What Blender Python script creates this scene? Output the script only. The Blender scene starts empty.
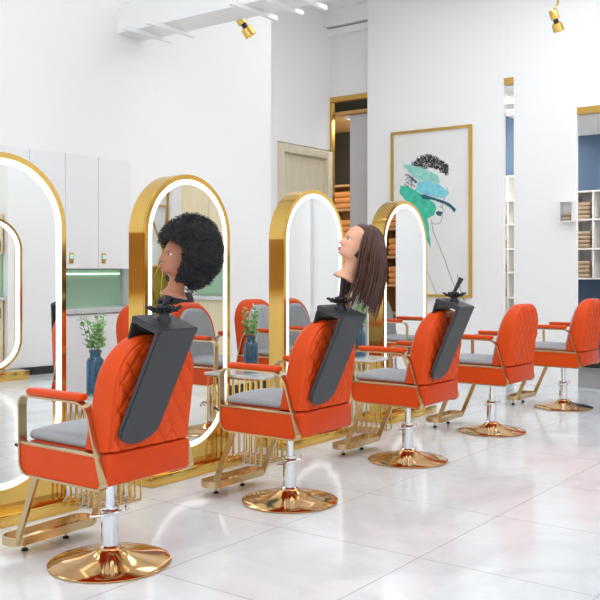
import bpy, bmesh, math, random
from mathutils import Vector, Matrix, noise
random.seed(7)
PI = math.pi
S = bpy.context.scene
COL = S.collection

# ------------------------------------------------------------------ camera
cam_d = bpy.data.cameras.new('camera')
cam_d.sensor_width = 36.0
cam_d.lens = 895.0 / 600.0 * 36.0
cam_d.shift_y = -31.0 / 600.0
cam_d.clip_start = 0.05
cam = bpy.data.objects.new('camera', cam_d)
COL.objects.link(cam)
cam.location = (0, 0, 1.215)
cam.rotation_euler = (PI / 2, 0, -math.radians(53.3))
S.camera = cam

# ------------------------------------------------------------------ world, exposure
w = bpy.data.worlds.new('world')
S.world = w
w.use_nodes = True
bg = w.node_tree.nodes['Background']
bg.inputs[0].default_value = (0.93, 0.965, 1.0, 1)
bg.inputs[1].default_value = 0.80
S.view_settings.view_transform = 'Standard'
S.view_settings.look = 'None'
S.view_settings.gamma = 1
S.view_settings.use_curve_mapping = False
S.view_settings.exposure = 0.82

FILL_E = 3.6       # strength of the added ceiling fill panels
LED_E = .85

# ------------------------------------------------------------------ materials
def lin(r, g, b):
    f = lambda c: (c / 255 / 12.92) if c / 255 <= .04045 else ((c / 255 + .055) / 1.055) ** 2.4
    return (f(r), f(g), f(b), 1)

def mat(name, rgb, rough=.5, metal=0., spec=.5, bump=0., bscale=200., var=0., vscale=3., coat=0., trans=0., ior=1.45):
    m = bpy.data.materials.new(name)
    m.use_nodes = True
    nt = m.node_tree
    b = nt.nodes['Principled BSDF']
    c = lin(*rgb)
    b.inputs['Base Color'].default_value = c
    b.inputs['Roughness'].default_value = rough
    b.inputs['Metallic'].default_value = metal
    b.inputs['Specular IOR Level'].default_value = spec
    b.inputs['Coat Weight'].default_value = coat
    b.inputs['Transmission Weight'].default_value = trans
    b.inputs['IOR'].default_value = ior
    tc = nt.nodes.new('ShaderNodeTexCoord')
    if var > 0:
        n = nt.nodes.new('ShaderNodeTexNoise')
        n.inputs['Scale'].default_value = vscale
        n.inputs['Detail'].default_value = 5
        nt.links.new(tc.outputs['Object'], n.inputs['Vector'])
        r = nt.nodes.new('ShaderNodeValToRGB')
        r.color_ramp.elements[0].position = .3
        r.color_ramp.elements[1].position = .7
        r.color_ramp.elements[0].color = tuple(x * (1 - var) for x in c[:3]) + (1,)
        r.color_ramp.elements[1].color = tuple(min(1, x * (1 + var)) for x in c[:3]) + (1,)
        nt.links.new(n.outputs['Fac'], r.inputs['Fac'])
        nt.links.new(r.outputs['Color'], b.inputs['Base Color'])
    if bump > 0:
        n2 = nt.nodes.new('ShaderNodeTexNoise')
        n2.inputs['Scale'].default_value = bscale
        nt.links.new(tc.outputs['Object'], n2.inputs['Vector'])
        bp = nt.nodes.new('ShaderNodeBump')
        bp.inputs['Strength'].default_value = bump
        bp.inputs['Distance'].default_value = .002
        nt.links.new(n2.outputs['Fac'], bp.inputs['Height'])
        nt.links.new(bp.outputs['Normal'], b.inputs['Normal'])
    return m

def emit(name, rgb, strength):
    m = bpy.data.materials.new(name)
    m.use_nodes = True
    nt = m.node_tree
    b = nt.nodes['Principled BSDF']
    b.inputs['Base Color'].default_value = lin(*rgb)
    b.inputs['Emission Color'].default_value = lin(*rgb)
    b.inputs['Emission Strength'].default_value = strength
    return m

def wood(name, c1, c2, rough=.45, axis='Z'):
    m = mat(name, c1, rough)
    nt = m.node_tree
    b = nt.nodes['Principled BSDF']
    tc = nt.nodes.new('ShaderNodeTexCoord')
    mp = nt.nodes.new('ShaderNodeMapping')
    mp.inputs['Scale'].default_value = (18, 18, 1.2) if axis == 'Z' else (18, 1.2, 18)
    n = nt.nodes.new('ShaderNodeTexNoise')
    n.inputs['Scale'].default_value = 2.0
    n.inputs['Detail'].default_value = 6
    r = nt.nodes.new('ShaderNodeValToRGB')
    r.color_ramp.elements[0].color = lin(*c1)
    r.color_ramp.elements[1].color = lin(*c2)
    r.color_ramp.elements[0].position = .35
    r.color_ramp.elements[1].position = .65
    nt.links.new(tc.outputs['Object'], mp.inputs['Vector'])
    nt.links.new(mp.outputs['Vector'], n.inputs['Vector'])
    nt.links.new(n.outputs['Fac'], r.inputs['Fac'])
    nt.links.new(r.outputs['Color'], b.inputs['Base Color'])
    return m

def tile_floor():
    m = mat('marble tile', (240, 240, 240), .13, spec=.45)
    nt = m.node_tree
    b = nt.nodes['Principled BSDF']
    tc = nt.nodes.new('ShaderNodeTexCoord')
    mp = nt.nodes.new('ShaderNodeMapping')
    mp.inputs['Location'].default_value = (-(2.53 - .79 * 10), -(1.85 - .75 * 10), 0)
    br = nt.nodes.new('ShaderNodeTexBrick')
    br.offset = 0.0
    br.inputs['Scale'].default_value = 1.0
    br.inputs['Brick Width'].default_value = .79
    br.inputs['Row Height'].default_value = .75
    br.inputs['Mortar Size'].default_value = .0028
    br.inputs['Mortar Smooth'].default_value = .2
    br.inputs['Color1'].default_value = (1, 1, 1, 1)
    br.inputs['Color2'].default_value = (1, 1, 1, 1)
    br.inputs['Mortar'].default_value = (0, 0, 0, 1)
    nt.links.new(tc.outputs['Object'], mp.inputs['Vector'])
    nt.links.new(mp.outputs['Vector'], br.inputs['Vector'])
    n = nt.nodes.new('ShaderNodeTexNoise')
    n.inputs['Scale'].default_value = 1.6
    n.inputs['Detail'].default_value = 8
    n.inputs['Roughness'].default_value = .65
    n.inputs['Distortion'].default_value = 1.2
    nt.links.new(tc.outputs['Object'], n.inputs['Vector'])
    r = nt.nodes.new('ShaderNodeValToRGB')
    r.color_ramp.elements[0].position = .32
    r.color_ramp.elements[0].color = lin(208, 210, 212)
    r.color_ramp.elements[1].position = .6
    r.color_ramp.elements[1].color = lin(226, 228, 229)
    nt.links.new(n.outputs['Fac'], r.inputs['Fac'])
    mx = nt.nodes.new('ShaderNodeMixRGB')
    nt.links.new(br.outputs['Color'], mx.inputs['Fac'])
    mx.inputs['Color1'].default_value = lin(176, 174, 171)
    nt.links.new(r.outputs['Color'], mx.inputs['Color2'])
    nt.links.new(mx.outputs['Color'], b.inputs['Base Color'])
    return m

M = dict(
    wall=mat('white wall paint', (247, 246, 245), .6, bump=.05, bscale=60),
    ceil=mat('ceiling paint', (248, 248, 248), .7, bump=.04, bscale=60),
    cab=mat('white lacquer', (240, 240, 241), .35, var=.01),
    floor=tile_floor(),
    greyfloor=wood('grey plank', (128, 128, 128), (160, 160, 160), .4, 'Y'),
    black_base=mat('dark baseboard', (45, 46, 48), .4, var=.1),
    orange=mat('orange leather', (216, 72, 14), .40, spec=.28, bump=.12, bscale=350, var=.03, vscale=8),
    orange2=mat('orange leather skirt', (206, 64, 12), .40, spec=.28, bump=.12, bscale=350, var=.03, vscale=8),
    fabric=mat('grey upholstery', (166, 168, 172), .75, bump=.3, bscale=500, var=.05, vscale=60),
    cgold=mat('champagne gold', (204, 180, 140), .26, metal=1, var=.03),
    gold=mat('polished gold', (226, 186, 102), .09, metal=1, var=.04, vscale=2),
    goldtrim=mat('satin gold', (212, 172, 92), .3, metal=1, var=.04),
    disc=mat('rose gold disc', (214, 168, 112), .1, metal=1, var=.03),
    chrome=mat('chrome', (225, 227, 230), .08, metal=1, var=.02),
    mirror=mat('mirror silver', (238, 240, 240), .01, metal=1, var=.005),
    led=emit('led diffuser', (255, 254, 250), LED_E),
    board=mat('charcoal vinyl', (54, 55, 59), .45, bump=.1, bscale=300, var=.06),
    black=mat('black plastic', (34, 34, 37), .35, var=.1),
    rubber=mat('black rubber', (22, 22, 22), .6, var=.1),
    marble=mat('grey marble', (205, 206, 206), .15, var=.08, vscale=9),
    green=mat('green splashback glass', (176, 212, 182), .12, var=.04, vscale=2),
    underlight=emit('cabinet light strip', (235, 255, 240), .7),
    teal_light=emit('lock display', (90, 225, 225), 1.2),
    door=wood('pale door wood', (222, 208, 180), (231, 219, 194), .5),
    shelfwood=wood('warm shelf wood', (176, 128, 70), (196, 150, 90), .45),
    beige=wood('beige cabinet', (226, 208, 172), (234, 218, 184), .45),
    olive=mat('dark olive paint', (62, 58, 42), .6, var=.06),
    olivepanel=mat('olive panel', (168, 152, 52), .35, var=.15, vscale=5),
    warm=mat('warm soffit', (214, 168, 104), .6, var=.05),
    blue=mat('slate blue paint', (80, 105, 134), .6, var=.03),
    greyglass=mat('grey door glass', (205, 205, 210), .2, var=.02),
    towel_o=mat('orange towel', (214, 142, 74), .9, bump=.6, bscale=250, var=.1, vscale=30),
    towel_b=mat('taupe towel', (182, 160, 138), .9, bump=.6, bscale=250, var=.12, vscale=30),
    vase=mat('blue glass', (120, 168, 196), .04, trans=.9, var=.1, vscale=14),
    leaf=mat('eucalyptus leaf', (134, 188, 116), .5, var=.3, vscale=25),
    leaf2=mat('light leaf', (176, 214, 150), .5, var=.2, vscale=25),
    stem=mat('stem green', (96, 124, 70), .6, var=.1),
    skin1=mat('brown mannequin skin', (172, 112, 84), .42, var=.06, vscale=12),
    skin2=mat('light mannequin skin', (226, 168, 138), .45, var=.05, vscale=12),
    lips=mat('lip pink', (176, 96, 92), .4, var=.05),
    eyewhite=mat('eye white', (235, 232, 228), .2, var=.02),
    iris=mat('eye dark', (40, 30, 26), .15, var=.1),
    afro=mat('black curls', (30, 28, 30), .6, var=.35, vscale=40),
    brown=mat('brown hair', (78, 48, 38), .4, var=.35, vscale=45),
    canvas=mat('canvas white', (236, 235, 233), .6, var=.01),
    ink=mat('charcoal ink', (44, 44, 46), .7, var=.5, vscale=45),
    ink2=mat('soft grey pencil', (172, 172, 172), .7, var=.2, vscale=30),
    ink3=mat('pale grey wash', (220, 220, 220), .7, var=.05, vscale=30),
    mint=mat('mint paint', (150, 214, 200), .35, var=.15, vscale=18, bump=.5, bscale=60),
    cyan=mat('sky cyan paint', (132, 212, 224), .35, var=.15, vscale=18, bump=.5, bscale=60),
    teal=mat('teal paint', (72, 198, 168), .35, var=.2, vscale=18, bump=.5, bscale=60),
    deepteal=mat('deep teal paint', (28, 98, 112), .35, var=.2, vscale=18),
    panel=emit('added fill panel glow', (244, 249, 255), FILL_E),
    brownpanel=wood('walnut panel', (150, 108, 62), (176, 132, 84), .4),
    roompanel=emit('added room fill glow', (255, 250, 240), 10.0),
    lampglow=emit('spot lamp glow', (255, 240, 205), 2.0),
)

# ------------------------------------------------------------------ helpers
def link(name, bm, m, parent=None, smooth=True, kind=None):
    me = bpy.data.meshes.new(name)
    bmesh.ops.recalc_face_normals(bm, faces=bm.faces)
    bm.to_mesh(me)
    bm.free()
    me.materials.append(M[m] if isinstance(m, str) else m)
    o = bpy.data.objects.new(name, me)
    COL.objects.link(o)
    if smooth:
        me.polygons.foreach_set('use_smooth', [True] * len(me.polygons))
        try:
            me.set_sharp_from_angle(angle=math.radians(40))
        except Exception:
            pass
    if parent is not None:
        o.parent = parent
    if kind:
        o['kind'] = kind
    return o

def tag(o, label, cat, group=None):
    o['label'] = label
    o['category'] = cat
    if group:
        o['group'] = group
    return o

def thing(name, label, cat, loc=(0, 0, 0), rz=0., group=None):
    o = bpy.data.objects.new(name, None)
    COL.objects.link(o)
    o.location = loc
    o.rotation_euler = (0, 0, rz)
    o.empty_display_size = .1
    return tag(o, label, cat, group)

def dup(root, loc, rz=None, label=None, group=None):
    r = root.copy()
    COL.objects.link(r)
    r.location = loc
    if rz is not None:
        r.rotation_euler = (0, 0, rz)
    if label:
        r['label'] = label
    if group:
        r['group'] = group
    for ch in list(root.children):
        c = ch.copy()
        COL.objects.link(c)
        c.parent = r
        for g in list(ch.children):
            d = g.copy()
            COL.objects.link(d)
            d.parent = c
    return r

def box(bm, x0, x1, y0, y1, z0, z1, bev=0., seg=2):
    t = bmesh.new()
    bmesh.ops.create_cube(t, size=1)
    for v in t.verts:
        v.co = Vector(((x0 + x1) / 2 + v.co.x * (x1 - x0), (y0 + y1) / 2 + v.co.y * (y1 - y0), (z0 + z1) / 2 + v.co.z * (z1 - z0)))
    if bev > 0:
        bmesh.ops.bevel(t, geom=t.edges[:], offset=bev, segments=seg, affect='EDGES', profile=.5)
    merge(bm, t)
    return bm

def merge(bm, t):
    me = bpy.data.meshes.new('tmp')
    t.to_mesh(me)
    t.free()
    bm.from_mesh(me)
    bpy.data.meshes.remove(me)

def B(*a, **k):
    return box(bmesh.new(), *a, **k)

def tube(bm, pts, r, n=8, closed=False):
    pts = [Vector(p) for p in pts]
    rs = r if isinstance(r, (list, tuple)) else [r] * len(pts)
    rings = []
    N = len(pts)
    up = None
    for i, p in enumerate(pts):
        if closed:
            d = (pts[(i + 1) % N] - pts[i - 1])
        else:
            d = pts[min(i + 1, N - 1)] - pts[max(i - 1, 0)]
        d.normalize()
        if up is None:
            up = Vector((0, 0, 1)) if abs(d.z) < .9 else Vector((1, 0, 0))
        a = d.cross(up)
        if a.length < 1e-5:
            a = d.orthogonal()
        a.normalize()
        b = a.cross(d).normalized()
        up = b
        rings.append([bm.verts.new(p + rs[i] * (math.cos(2 * PI * k / n) * a + math.sin(2 * PI * k / n) * b)) for k in range(n)])
    for i in range(N if closed else N - 1):
        A, C = rings[i], rings[(i + 1) % N]
        for k in range(n):
            bm.faces.new((A[k], A[(k + 1) % n], C[(k + 1) % n], C[k]))
    if not closed:
        bm.faces.new(rings[0][::-1])
        bm.faces.new(rings[-1])
    return bm

def lathe(bm, prof, n=32, cx=0, cy=0):
    rings = []
    for r, z in prof:
        if r < 1e-6:
            rings.append([bm.verts.new((cx, cy, z))])
        else:
            rings.append([bm.verts.new((cx + r * math.cos(2 * PI * k / n), cy + r * math.sin(2 * PI * k / n), z)) for k in range(n)])
    for A, C in zip(rings, rings[1:]):
        for k in range(n):
            k2 = (k + 1) % n
            if len(A) == 1 and len(C) == 1:
                continue
            if len(A) == 1:
                bm.faces.new((A[0], C[k2], C[k]))
            elif len(C) == 1:
                bm.faces.new((A[k], A[k2], C[0]))
            else:
                bm.faces.new((A[k], A[k2], C[k2], C[k]))
    return bm

def fillet(pts, n=6):
    """closed 2-D polygon of (a, b, radius) -> rounded polygon"""
    out = []
    N = len(pts)
    for i in range(N):
        p = Vector(pts[i][:2])
        r = pts[i][2]
        if r <= 0:
            out.append(p)
            continue
        d0 = (Vector(pts[i - 1][:2]) - p).normalized()
        d1 = (Vector(pts[(i + 1) % N][:2]) - p).normalized()
        ang = d0.angle(d1)
        t = r / math.tan(ang / 2)
        c = p + (d0 + d1).normalized() * (r / math.sin(ang / 2))
        a = p + d0 * t - c
        b = p + d1 * t - c
        th = math.atan2(a.x * b.y - a.y * b.x, a.dot(b))
        for k in range(n + 1):
            q = th * k / n
            out.append(c + Vector((a.x * math.cos(q) - a.y * math.sin(q), a.x * math.sin(q) + a.y * math.cos(q))))
    return out

def offset2(pts, d):
    N = len(pts)
    area = sum(pts[i - 1].x * pts[i].y - pts[i].x * pts[i - 1].y for i in range(N))
    s = 1 if area > 0 else -1
    out = []
    for i in range(N):
        e = (pts[(i + 1) % N] - pts[i - 1]).normalized()
        out.append(pts[i] + Vector((-e.y, e.x)) * d * s)      # inward for d > 0
    return out

def ring_prism(bm, outer, inner, place, t0, t1):
    """closed band between two 2-D loops of equal length, extruded t0..t1; place(a, b, t) -> 3-D"""
    N = len(outer)
    V = [[bm.verts.new(place(p.x, p.y, t)) for p in L] for L, t in ((outer, t0), (outer, t1), (inner, t1), (inner, t0))]
    for j in range(4):
        A, C = V[j], V[(j + 1) % 4]
        for i in range(N):
            k = (i + 1) % N
            bm.faces.new((A[i], A[k], C[k], C[i]))
    return bm

def prism(bm, loop, place, t0, t1):
    A = [bm.verts.new(place(p[0], p[1], t0)) for p in loop]
    C = [bm.verts.new(place(p[0], p[1], t1)) for p in loop]
    N = len(loop)
    for i in range(N):
        k = (i + 1) % N
        bm.faces.new((A[i], A[k], C[k], C[i]))
    bm.faces.new(A[::-1])
    bm.faces.new(C)
    return bm

YZ = lambda a, b, t: (t, a, b)     # loop in (y, z), extruded along x
XZ = lambda a, b, t: (a, t, b)     # loop in (x, z), extruded along y

def struct(name, bm, m):
    return link(name, bm, m, None, smooth=False, kind='structure')

# ------------------------------------------------------------------ the setting
struct('floor', B(-3, 9.05, -2.4, 6.1, -.1, 0), 'floor')
struct('floor_back', B(9.05, 12.5, -2.4, 7.6, -.1, 0), 'greyfloor')
struct('ceiling', B(-3, 12.5, -2.4, 7.6, 4.42, 4.5), 'ceil')

# far wall: bulkhead above the wall units, solid stretch to their right, niche behind
FY = 5.70
bm = bmesh.new()
box(bm, -3, 5.22, FY, 6.1, 2.13, 4.42)
box(bm, 5.45, 7.15, FY, 6.6, 0, 4.42)
box(bm, 5.22, 5.45, FY, 6.1, 1.215, 4.42)
box(bm, -3, 5.45, 6.06, 6.2, 0, 2.13)
box(bm, -3, 3.0, FY, 6.06, 0, 2.13)
struct('wall_far', bm, 'wall')
struct('baseboard_far', B(5.46, 7.16, FY - .02, FY - .001, 0, .09), 'black_base')
# recess with the pale door
struct('wall_recess', box(B(7.15, 8.15, 6.4, 6.6, 0, 4.42), 8.15, 9.23, 6.4, 6.6, 2.70, 4.42), 'wall')
dr = struct('door_1', B(8.25, 9.19, 6.44, 6.48, 0.005, 2.58, bev=.004), 'door')
bm = bmesh.new()
box(bm, 8.152, 8.25, 6.37, 6.49, 0, 2.68, bev=.006)
box(bm, 9.13, 9.228, 6.37, 6.49, 0, 2.68, bev=.006)
box(bm, 8.25, 9.13, 6.37, 6.49, 2.585, 2.68, bev=.006)
f = link('door_frame', bm, 'door', dr)
# wall with the gold trimmed opening (plane X = 9.23)
struct('wall_passage', box(box(B(9.23, 9.27, 5.60, 6.44, 3.36, 4.42), 9.23, 9.27, 5.3, 5.72, 0, 3.36), 9.23, 9.27, 6.405, 6.6, 0, 3.36), 'wall')
bm = bmesh.new()
box(bm, 9.21, 9.28, 5.72, 6.404, 3.30, 3.36)
box(bm, 9.21, 9.28, 6.372, 6.404, 0, 3.30)
struct('trim_passage', bm, 'goldtrim')
struct('wall_passage_back', box(B(10.6, 10.7, 5.5, 7.6, 0, 4.42), 9.35, 10.7, 7.5, 7.6, 0, 4.42), 'olive')
struct('ceiling_passage', B(9.36, 10.6, 5.5, 7.5, 3.16, 3.2), 'warm')
struct('door_2', B(9.42, 9.46, 5.45, 6.235, 0, 3.15), 'greyglass')
# cornice lines under the ceiling
struct('trim_cornice', box(B(9.10, 9.23, 5.72, 6.4, 4.22, 4.42), 9.15, 9.23, 5.72, 6.4, 4.12, 4.2), 'ceil')

# end wall: the pillar carrying the picture, the plain pillar, the off-frame piers
struct('wall_picture', B(9.0, 9.05, 3.985, 5.71, 0, 4.42), 'wall')
struct('wall_end', B(9.0, 9.04, 3.19, 3.87, 0, 4.42), 'wall')
struct('wall_lintel', box(B(9.005, 9.04, 2.72, 3.19, 2.86, 4.42), 9.005, 9.04, 3.87, 3.985, 3.26, 4.42), 'wall')
struct('trim_lintel', box(B(9.0, 9.10, 2.72, 3.188, 2.79, 2.86), 9.0, 9.10, 3.872, 3.983, 3.19, 3.26), 'goldtrim')
struct('wall_pier', B(9.0, 9.25, 2.08, 2.72, 0, 4.42), 'wall')
struct('wall_end_near', box(B(9.0, 9.25, -2.4, 1.62, 0, 4.42), 8.93, 9.0, .78, .90, 0, 4.42), 'wall')
struct('trim_gold_edge', box(B(9.28, 9.30, 3.90, 3.915, .6, 1.55), 9.28, 9.3, 3.915, 3.945, .83, .845), 'goldtrim')
struct('wall_blue', B(11.0, 11.1, 1.0, 5.4, 0, 3.25), 'blue')
struct('ceiling_blue_room', box(B(9.10, 11.0, 1.0, 4.0, 2.87, 2.93), 9.10, 11.0, 4.0, 5.4, 3.30, 3.36), 'ceil')
struct('wall_blue_room_side', B(9.3, 11.0, 5.3, 5.4, 0, 2.86), 'wall')
struct('baseboard_blue', B(10.97, 10.999, 1.0, 5.3, 0, .1), 'black_base')
# back wall (behind the camera, seen in the mirrors)
struct('wall_back', B(3.0, 9.0, -2.4, -2.25, 0, 4.42), 'wall')
struct('wall_back_return', B(5.46, 7.6, -2.25, -1.65, 0, 4.42), 'wall')
struct('baseboard_back', B(5.47, 7.59, -1.649, -1.63, 0, .09), 'black_base')
# ceiling beam with battens
struct('beam', B(5.10, 5.40, 1.0, FY, 3.19, 3.42), 'ceil')
bm = bmesh.new()
for y in (5.48, 5.2, 4.33, 4.08, 3.86):
    box(bm, 4.95, 5.5, y - .016, y + .016, 3.155, 3.189)
struct('trim_battens', bm, 'ceil')
bm = bmesh.new()
for y in (5.5, 4.2, 2.9):
    tube(bm, [(5.25, y, 3.42), (5.25, y, 4.42)], .014)
struct('trim_hangers', bm, 'ceil')

# glowing fill panels added above the frame to light the room
k = 0
LPOS = [(x, y) for x in (1.2, 3.2, 5.9, 7.6) for y in (-.8, 1.2, 3.0)] + [(7.4, 4.75)] 
def side_word(x, y):
    r = {-.8: 'over the back wall side', 1.2: 'over the middle of the floor', 3.0: 'over the orange chairs', 4.75: 'over the far wall side'}[y]
    return r + {1.2: ', nearest the camera', 3.2: ', before the beam', 3.6: ', before the beam', 5.9: ', just past the beam', 6.6: ', just past the beam', 7.6: ', by the end wall', 7.4: ', by the picture'}[x]
for x, y in LPOS:
    t = thing('added_fill_panel', 'added square white fill light panel ' + side_word(x, y), 'light', (x, y, 4.42), 0, 'added ceiling fill panels')
    if x == 7.4:  # extra fill panel added to brighten the end wall
        t.scale = (.62, .62, 1)
    bm = bmesh.new()
    for a in ((-.5, .5, -.5, -.47), (-.5, .5, .47, .5), (-.5, -.47, -.47, .47), (.47, .5, -.47, .47)):
        box(bm, *a, -.05, 0)
    link('frame', bm, 'ceil', t, smooth=False)
    link('diffuser', B(-.47, .47, -.47, .47, -.035, -.001), 'panel', t, smooth=False)

for x, y, z, l in ((10.0, 4.75, 3.30, 'added square fill light panel behind the narrow wall gap'), (9.9, 2.0, 2.87, 'added square fill light panel in the slate blue room'), (9.9, 5.93, 3.16, 'added square fill light panel in the passage behind the gold opening')):  # fill panels added to brighten the dim back rooms
    t = thing('added_fill_panel', l, 'light', (x, y, z), 0, 'added ceiling fill panels')
    link('frame', ring_prism(bmesh.new(), [Vector(p) for p in ((-.44, -.42), (.44, -.42), (.44, .42), (-.44, .42))], [Vector(p) for p in ((-.4, -.38), (.4, -.38), (.4, .38), (-.4, .38))], lambda a, b, t_: (a, b, t_), -.04, -.001), 'ceil', t, smooth=False)
    link('diffuser', B(-.4, .4, -.379, .379, -.03, -.001), 'roompanel', t, smooth=False)

# ------------------------------------------------------------------ wall units of the far wall
xs = [3.05, 3.53, 3.86, 4.20, 4.535, 4.87, 5.215]
for i, (x0, x1) in enumerate(zip(xs, xs[1:])):
    vis = {4: 'white wall cupboard whose lock sits right of the first arch', 5: 'white wall cupboard beside the second arch, its lock further right'}
    lab = vis.get(i, 'white wall cupboard hidden behind the first arch, ' + ['leftmost', 'second from left', 'third from left', 'fourth from left', '', ''][i])
    t = thing('wall_cupboard', lab, 'cupboard', (x0, FY, 1.215), 0, 'white wall cupboards')
    wd = x1 - x0
    link('body', B(.001, wd - .001, .0, .35, 0, .913), 'cab', t, smooth=False)
    d = link('door', B(.002, wd - .002, -.022, -.001, .004, .912, bev=.002), 'cab', t, smooth=False)
    hx = .05 if i == 5 else .055
    h = link('lock_plate', B(hx - .02, hx + .02, -.03, -.0225, .045, .13, bev=.002), 'goldtrim', d)
    link('lock_display', B(hx - .009, hx + .009, -.0325, -.0302, .085, .11), 'teal_light', d, smooth=False)
bm = B(3.05, 5.42, 6.03, 6.058, .90, 1.21)
tag(link('splashback', bm, 'green', smooth=False), 'pale green glass splashback under the white wall cupboards', 'splashback')
tag(link('light_strip', B(3.05, 5.40, 6.012, 6.025, 1.168, 1.18), 'underlight', smooth=False), 'thin glowing light strip above the green splashback', 'light')
tag(link('worktop', B(3.02, 5.445, 5.62, 6.055, .86, .90, bev=.004), 'marble', smooth=False), 'grey marble worktop below the green splashback', 'worktop')
bx = [3.05, 3.6, 4.2, 4.82, 5.44]
for i, (x0, x1) in enumerate(zip(bx, bx[1:])):
    lab = ['white base cabinet behind first arch, leftmost', 'white base cabinet behind first arch, second', 'white base cabinet behind the first vase with small gold handle', 'white base cabinet next to the solid far wall'][i]
    t = thing('base_cabinet', lab, 'cabinet', (x0, 5.66, 0), 0, 'white base cabinets')
    wd = x1 - x0
    link('body', B(.001, wd - .001, .0, .39, .08, .86), 'cab', t, smooth=False)
    link('toe_kick', B(.001, wd - .001, .04, .38, 0, .08), 'cab', t, smooth=False)
    d = link('door', B(.003, wd - .003, -.02, -.001, .085, .85, bev=.002), 'cab', t, smooth=False)
    link('handle', B(.03, .05, -.04, -.021, .6, .75, bev=.003), 'goldtrim', d)

t = thing('reflection_panel', 'added walnut panel that tints the reflections in the gold mirror edges', 'panel', (1.2, FY, 1.02))  # added out of view to give the gold edges brown reflections
link('board', B(0, 1.35, -.03, -.001, .03, .62), 'brownpanel', t, smooth=False)
o = [Vector(p) for p in ((-.03, 0), (1.38, 0), (1.38, .65), (-.03, .65))]
link('frame', ring_prism(bmesh.new(), o, [Vector(p) for p in ((0, .03), (1.35, .03), (1.35, .62), (0, .62))], XZ, -.04, -.001), 'goldtrim', t, smooth=False)

# ------------------------------------------------------------------ the picture
PX, PW, PH, PT, PL = 9.0, 1.02, 1.90, 2.80, 5.37     # wall plane, width, height, top z, left Y
pic = thing('picture', 'tall gold framed portrait with teal brush strokes on the white wall', 'picture', (PX, PL, PT), 0)
def PP(u, v, t=0):      # picture coordinates: u to the right (towards -Y), v down, t out of the wall
    return (-t, -u, -v)
bm = bmesh.new()
o = [Vector(p) for p in ((0, 0), (PW, 0), (PW, PH), (0, PH))]
ring_prism(bm, o, [Vector((p.x + (.03 if p.x == 0 else -.03), p.y + (.03 if p.y == 0 else -.03))) for p in o], lambda a, b, t: PP(a, b, t), .0, .035)
link('frame', bm, 'goldtrim', pic, smooth=False)
link('canvas', prism(bmesh.new(), [(.03, .03), (PW - .03, .03), (PW - .03, PH - .03), (.03, PH - .03)], PP, .001, .015), 'canvas', pic, smooth=False)
def sk(x, y):           # sketch units -> picture metres
    return (.0378 + x * .00168, .185 + y * .00146 + x * .00012)
def patch(name, pts, m, t, rag=0., parent=pic):
    P = [Vector(sk(*p)) for p in pts]
    if rag > 0:
        Q = []
        for i, p in enumerate(P):
            q = P[(i + 1) % len(P)]
            for s in range(5):
                c = p.lerp(q, s / 5)
                Q.append(c + Vector((random.uniform(-rag, rag), random.uniform(-rag, rag))))
        P = Q
    return prism(bmesh.new(), P, PP, .015, t)
hair_bm = bmesh.new()
for _ in range(460):
    a = random.random()
    # band of curls across the head
    cx = 140 + a * 270
    cy = (118 - 95 * math.sin(min(1, a * 1.5) * PI / 2)) + a * a * 115 + random.uniform(-5, 105) * (1 - .3 * a)
    r = random.uniform(5, 15)
    th = random.uniform(0, 2 * PI)
    P = []
    for k in range(9):
        q = th + k / 8 * PI * 1.2
        P.append((cx + r * math.cos(q), cy + r * math.sin(q)))
    for k in range(8, -1, -1):
        q = th + k / 8 * PI * 1.2
        P.append((cx + (r - 3.5) * math.cos(q), cy + (r - 3.5) * math.sin(q)))
    prism(hair_bm, [sk(*p) for p in P], PP, .015, .0155 + random.random() * .0008)
for _ in range(60):
    cx, cy, r = random.uniform(88, 165), random.uniform(205, 320), random.uniform(4, 9)
    if cy < 190 + (cx - 80) * .45:
        continue
    P = [(cx + r * math.cos(q / 8 * PI * 1.3), cy + r * math.sin(q / 8 * PI * 1.3)) for q in range(9)]
    P += [(cx + (r - 3) * math.cos(q / 8 * PI * 1.3), cy + (r - 3) * math.sin(q / 8 * PI * 1.3)) for q in range(8, -1, -1)]
    prism(hair_bm, [sk(*p) for p in P], PP, .015, .0158)
h = link('painted_hair', hair_bm, 'ink', pic, smooth=False)
h['label'] = 'black curly painted hair'
link('brush_stroke', patch('s', [(62, 130), (120, 128), (210, 150), (330, 205), (356, 255), (340, 275), (250, 258), (170, 240), (120, 190), (95, 160)], 'mint', .0185, .004), 'mint', pic, smooth=False)
link('brush_stroke', patch('s', [(190, 262), (250, 255), (340, 280), (420, 335), (410, 360), (370, 385), (300, 372), (230, 360), (165, 330)], 'cyan', .0195, .004), 'cyan', pic, smooth=False)
link('brush_stroke', patch('s', [(45, 295), (100, 300), (170, 330), (240, 380), (310, 420), (325, 460), (310, 520), (260, 545), (270, 620), (285, 770), (265, 740), (215, 600), (170, 520), (110, 440), (45, 360)], 'teal', .0175, .005), 'teal', pic, smooth=False)
link('brush_stroke', patch('s', [(205, 360), (240, 362), (330, 390), (420, 420), (470, 465), (460, 490), (440, 462), (380, 425), (300, 400), (225, 395)], 'deepteal', .0205, .003), 'deepteal', pic, smooth=False)
link('brush_stroke', patch('s', [(110, 205), (180, 262), (172, 275), (120, 225)], 'deepteal', .02, .003), 'deepteal', pic, smooth=False)
link('painted_lips', patch('s', [(318, 495), (345, 484), (374, 492), (360, 524), (335, 520)], 'deepteal', .0172), 'deepteal', pic, smooth=False)
ln = bmesh.new()
def pencil(pts, wd):
    for p, q in zip(pts, pts[1:]):
        a, b = Vector(p), Vector(q)
        n = (b - a).normalized()
        n = Vector((-n.y, n.x)) * wd
        prism(ln, [sk(*c) for c in (a - n, b - n, b + n, a + n)], PP, .015, .0158)
pencil([(408, 300), (402, 360), (378, 400), (368, 455), (382, 478), (372, 490), (372, 530), (352, 575), (320, 588), (285, 575)], 2.6)
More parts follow.
